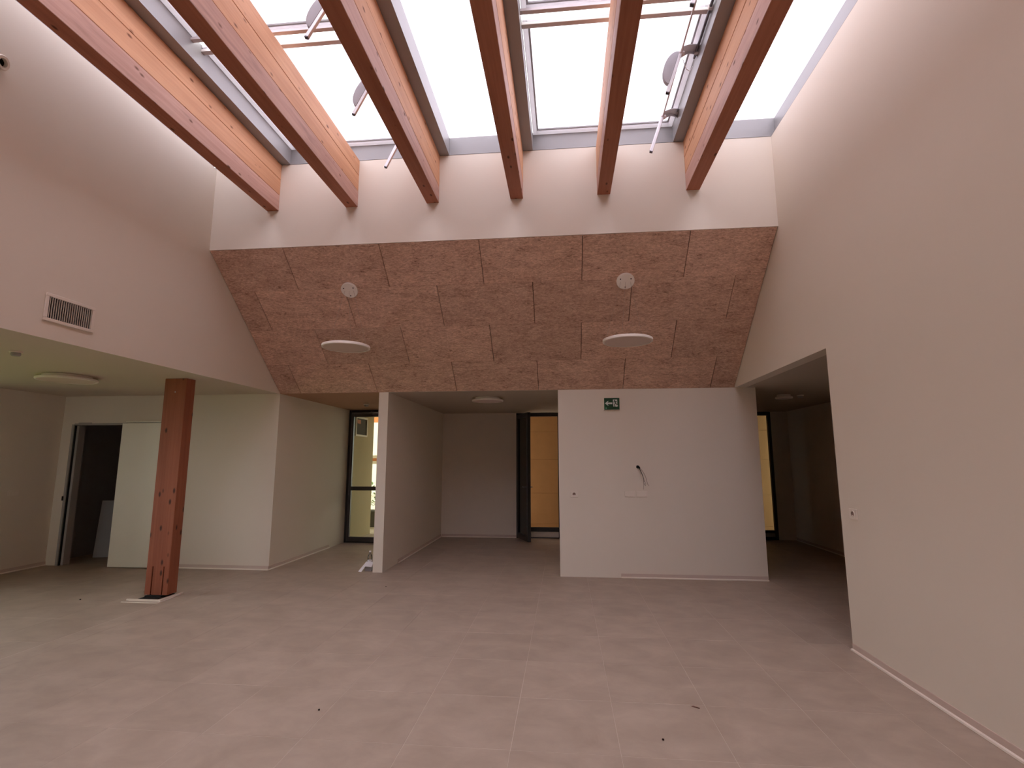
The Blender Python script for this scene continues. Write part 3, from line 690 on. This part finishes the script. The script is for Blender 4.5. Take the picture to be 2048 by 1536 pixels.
# timber hoarding behind the back doors
Hd = thing('hoarding', 'tan board hoarding outside the open glass door', 'fence', (0, 12.55, -.03))
zc = [.0, .12, .83, 1.62, 2.28, 2.79]
for xi, (x0, x1) in enumerate(((-1.55, .2), (.205, 2.0), (2.005, 3.8), (3.805, 5.2), (5.205, 6.3))):
    for a, b in zip(zc, zc[1:]):
        MB().box(x0, x1, -.01, .012, a + .0015, b - .0015, .002).obj('board', M['osb'], Hd)
for x in (-1.5, .2, 2.0, 3.8, 5.2, 6.2): MB().box(x - .04, x + .04, .013, .09, 0, 2.79).obj('stud', M['osb'], Hd)
# street seen through the gap beside the porch wall
Bd = thing('street_building', 'tan building with orange band seen through the left glass door', 'building', (-8.2, 24, -.03))
MB().box(-6, 4.4, 0, 4, 0, 3.4).obj('ground_floor', M['pale'], Bd)
MB().box(-6, 4.4, 0, 4, 3.4, 3.75).obj('band', M['orange'], Bd)
MB().box(-6, 4.4, 0, 4, 3.75, 8).obj('upper_floor', M['stucco'], Bd)
for x in (-2.2, -.4): MB().box(x, x + 1.0, -.06, 0, 4.6, 6.4).obj('shutter', M['lilac'], Bd)
MB().box(-1.55, 6.3, .0125, .0128, 0, 2.79).obj('gap_light_stop', M['dark'], Hd)  # added dark sheet stops sky light leaking between the hoarding boards
Rl = thing('barrier', 'white and orange barrier board outside the left glass door', 'barrier', (-5.3, 14.2, -.03))
MB().box(-1.2, 1.6, -.015, .015, 1.50, 1.58).obj('board', M['pale'], Rl); MB().box(-1.2, 1.6, -.015, .015, 1.58, 1.66).obj('board', M['orange'], Rl); MB().box(-1.2, 1.6, -.015, .015, 1.66, 1.74).obj('board', M['pale'], Rl)
for x in (-1.1, 1.5): MB().box(x - .03, x + .03, .016, .07, 0, 1.74).obj('post', M['rail'], Rl)
G = thing('shrub', 'green shrub growing outside behind the left glass door', 'shrub', (-5.55, 15.3, -.03))
lv = MB(); rnd = random.Random(3)
for k in range(160):
    c = Vector((rnd.gauss(0, .35), rnd.gauss(0, .25), .25 + abs(rnd.gauss(.25, .22)))); a = rnd.uniform(0, 6.3); u = Vector((math.cos(a), math.sin(a), rnd.uniform(-.4, .6))) * .10; v = u.cross(Vector((0, .3, 1))).normalized() * .035
    q = [c - u, c + v, c + u, c - v]; lv.bm.faces.new([lv.bm.verts.new(p) for p in q])
tag(lv.obj('leaves', M['leaf'], G), kind='stuff')
MB().tube([(0, 0, 0), (.02, 0, .3), (.0, .03, .6)], .02, 8).obj('stem', M['brown'], G)
Pl = tag(MB().box(-.7, .9, -.2, .2, 0, .34, .01).box(-.72, .92, -.22, .22, .34, .38, .005).obj('planter', M['slate'], None, (-4.7, 12.7, -.03)), 'dark planter box on the ground outside the left glass door', 'planter')

# ------------------------------------------------------------------ small things on the floor
Bo = thing('plastic_bottle', 'clear empty plastic bottle on the floor beside the white partition end', 'bottle', (-2.865, 7.66, 0))
MB().lathe([(0, .002), (.026, .0), (.033, .008), (.033, .075), (.030, .085), (.033, .095), (.033, .15), (.028, .175), (.014, .205), (.0125, .225)], 28).obj('body', M['pet'], Bo, smooth=True)
MB().lathe([(0, .226), (.0155, .226), (.0155, .243), (.013, .246), (0, .246)], 20).obj('cap', M['paper'], Bo)
MB().lathe([(.0335, .098), (.0338, .100), (.0338, .118), (.0335, .120)], 28).obj('label_band', M['paper'], Bo)
Le = thing('folded_card', 'white folded card lying open on the floor by the partition end', 'card', (-2.85, 7.43, 0))
mb = MB(); a = [(-.085, -.03, .001), (-.030, -.055, .001), (.01, -.02, .068), (-.012, .075, .118)]
mb.bm.faces.new([mb.bm.verts.new(p) for p in a])
ob = mb.obj('flap', M['paper'], Le); ob.modifiers.new('thick', 'SOLIDIFY').thickness = .003
mb = MB(); a = [(.012, -.02, .068), (.10, .0, .060), (.09, .10, .115), (-.010, .075, .118)]
mb.bm.faces.new([mb.bm.verts.new(p) for p in a])
ob = mb.obj('flap', M['paper'], Le); ob.modifiers.new('thick', 'SOLIDIFY').thickness = .003
mb = MB(); mb.box(-.005, .09, .02, .09, .0, .055, .003); mb.obj('tray', M['board'], Le)
crumbs = [(-1.558, 3.384, .007, 'tiny dark crumb on the floor, left of centre near the camera'), (.527, 3.238, .008, 'tiny black crumb on the floor, right of centre nearest the camera'),
          (-2.234, 6.562, .008, 'tiny dark crumb on the floor in front of the partition end'), (-5.461, 5.625, .010, 'tiny dark crumb on the floor left of the timber post')]
for x, y, r, lab in crumbs:
    mb = MB(); bmesh.ops.create_icosphere(mb.bm, subdivisions=1, radius=r)
    for v in mb.bm.verts: v.co *= random.uniform(.75, 1.2); v.co.z = max(v.co.z * .8, -r * .5)
    tag(mb.obj('crumb', M['hole'], None, (x, y, r * .5 + .0012)), lab, 'debris', 'crumbs on the floor')
mb = MB(); mb.prism([(-.022, .012), (-.008, .016), (.006, .004), (.024, -.012), (.018, -.016), (.0, -.006), (-.014, .002)], 0, .003)
tag(mb.obj('dirt_flake', M['brown'], None, (.806, 3.661, .0012)), 'long thin brown dirt flake on the floor right of centre', 'debris')
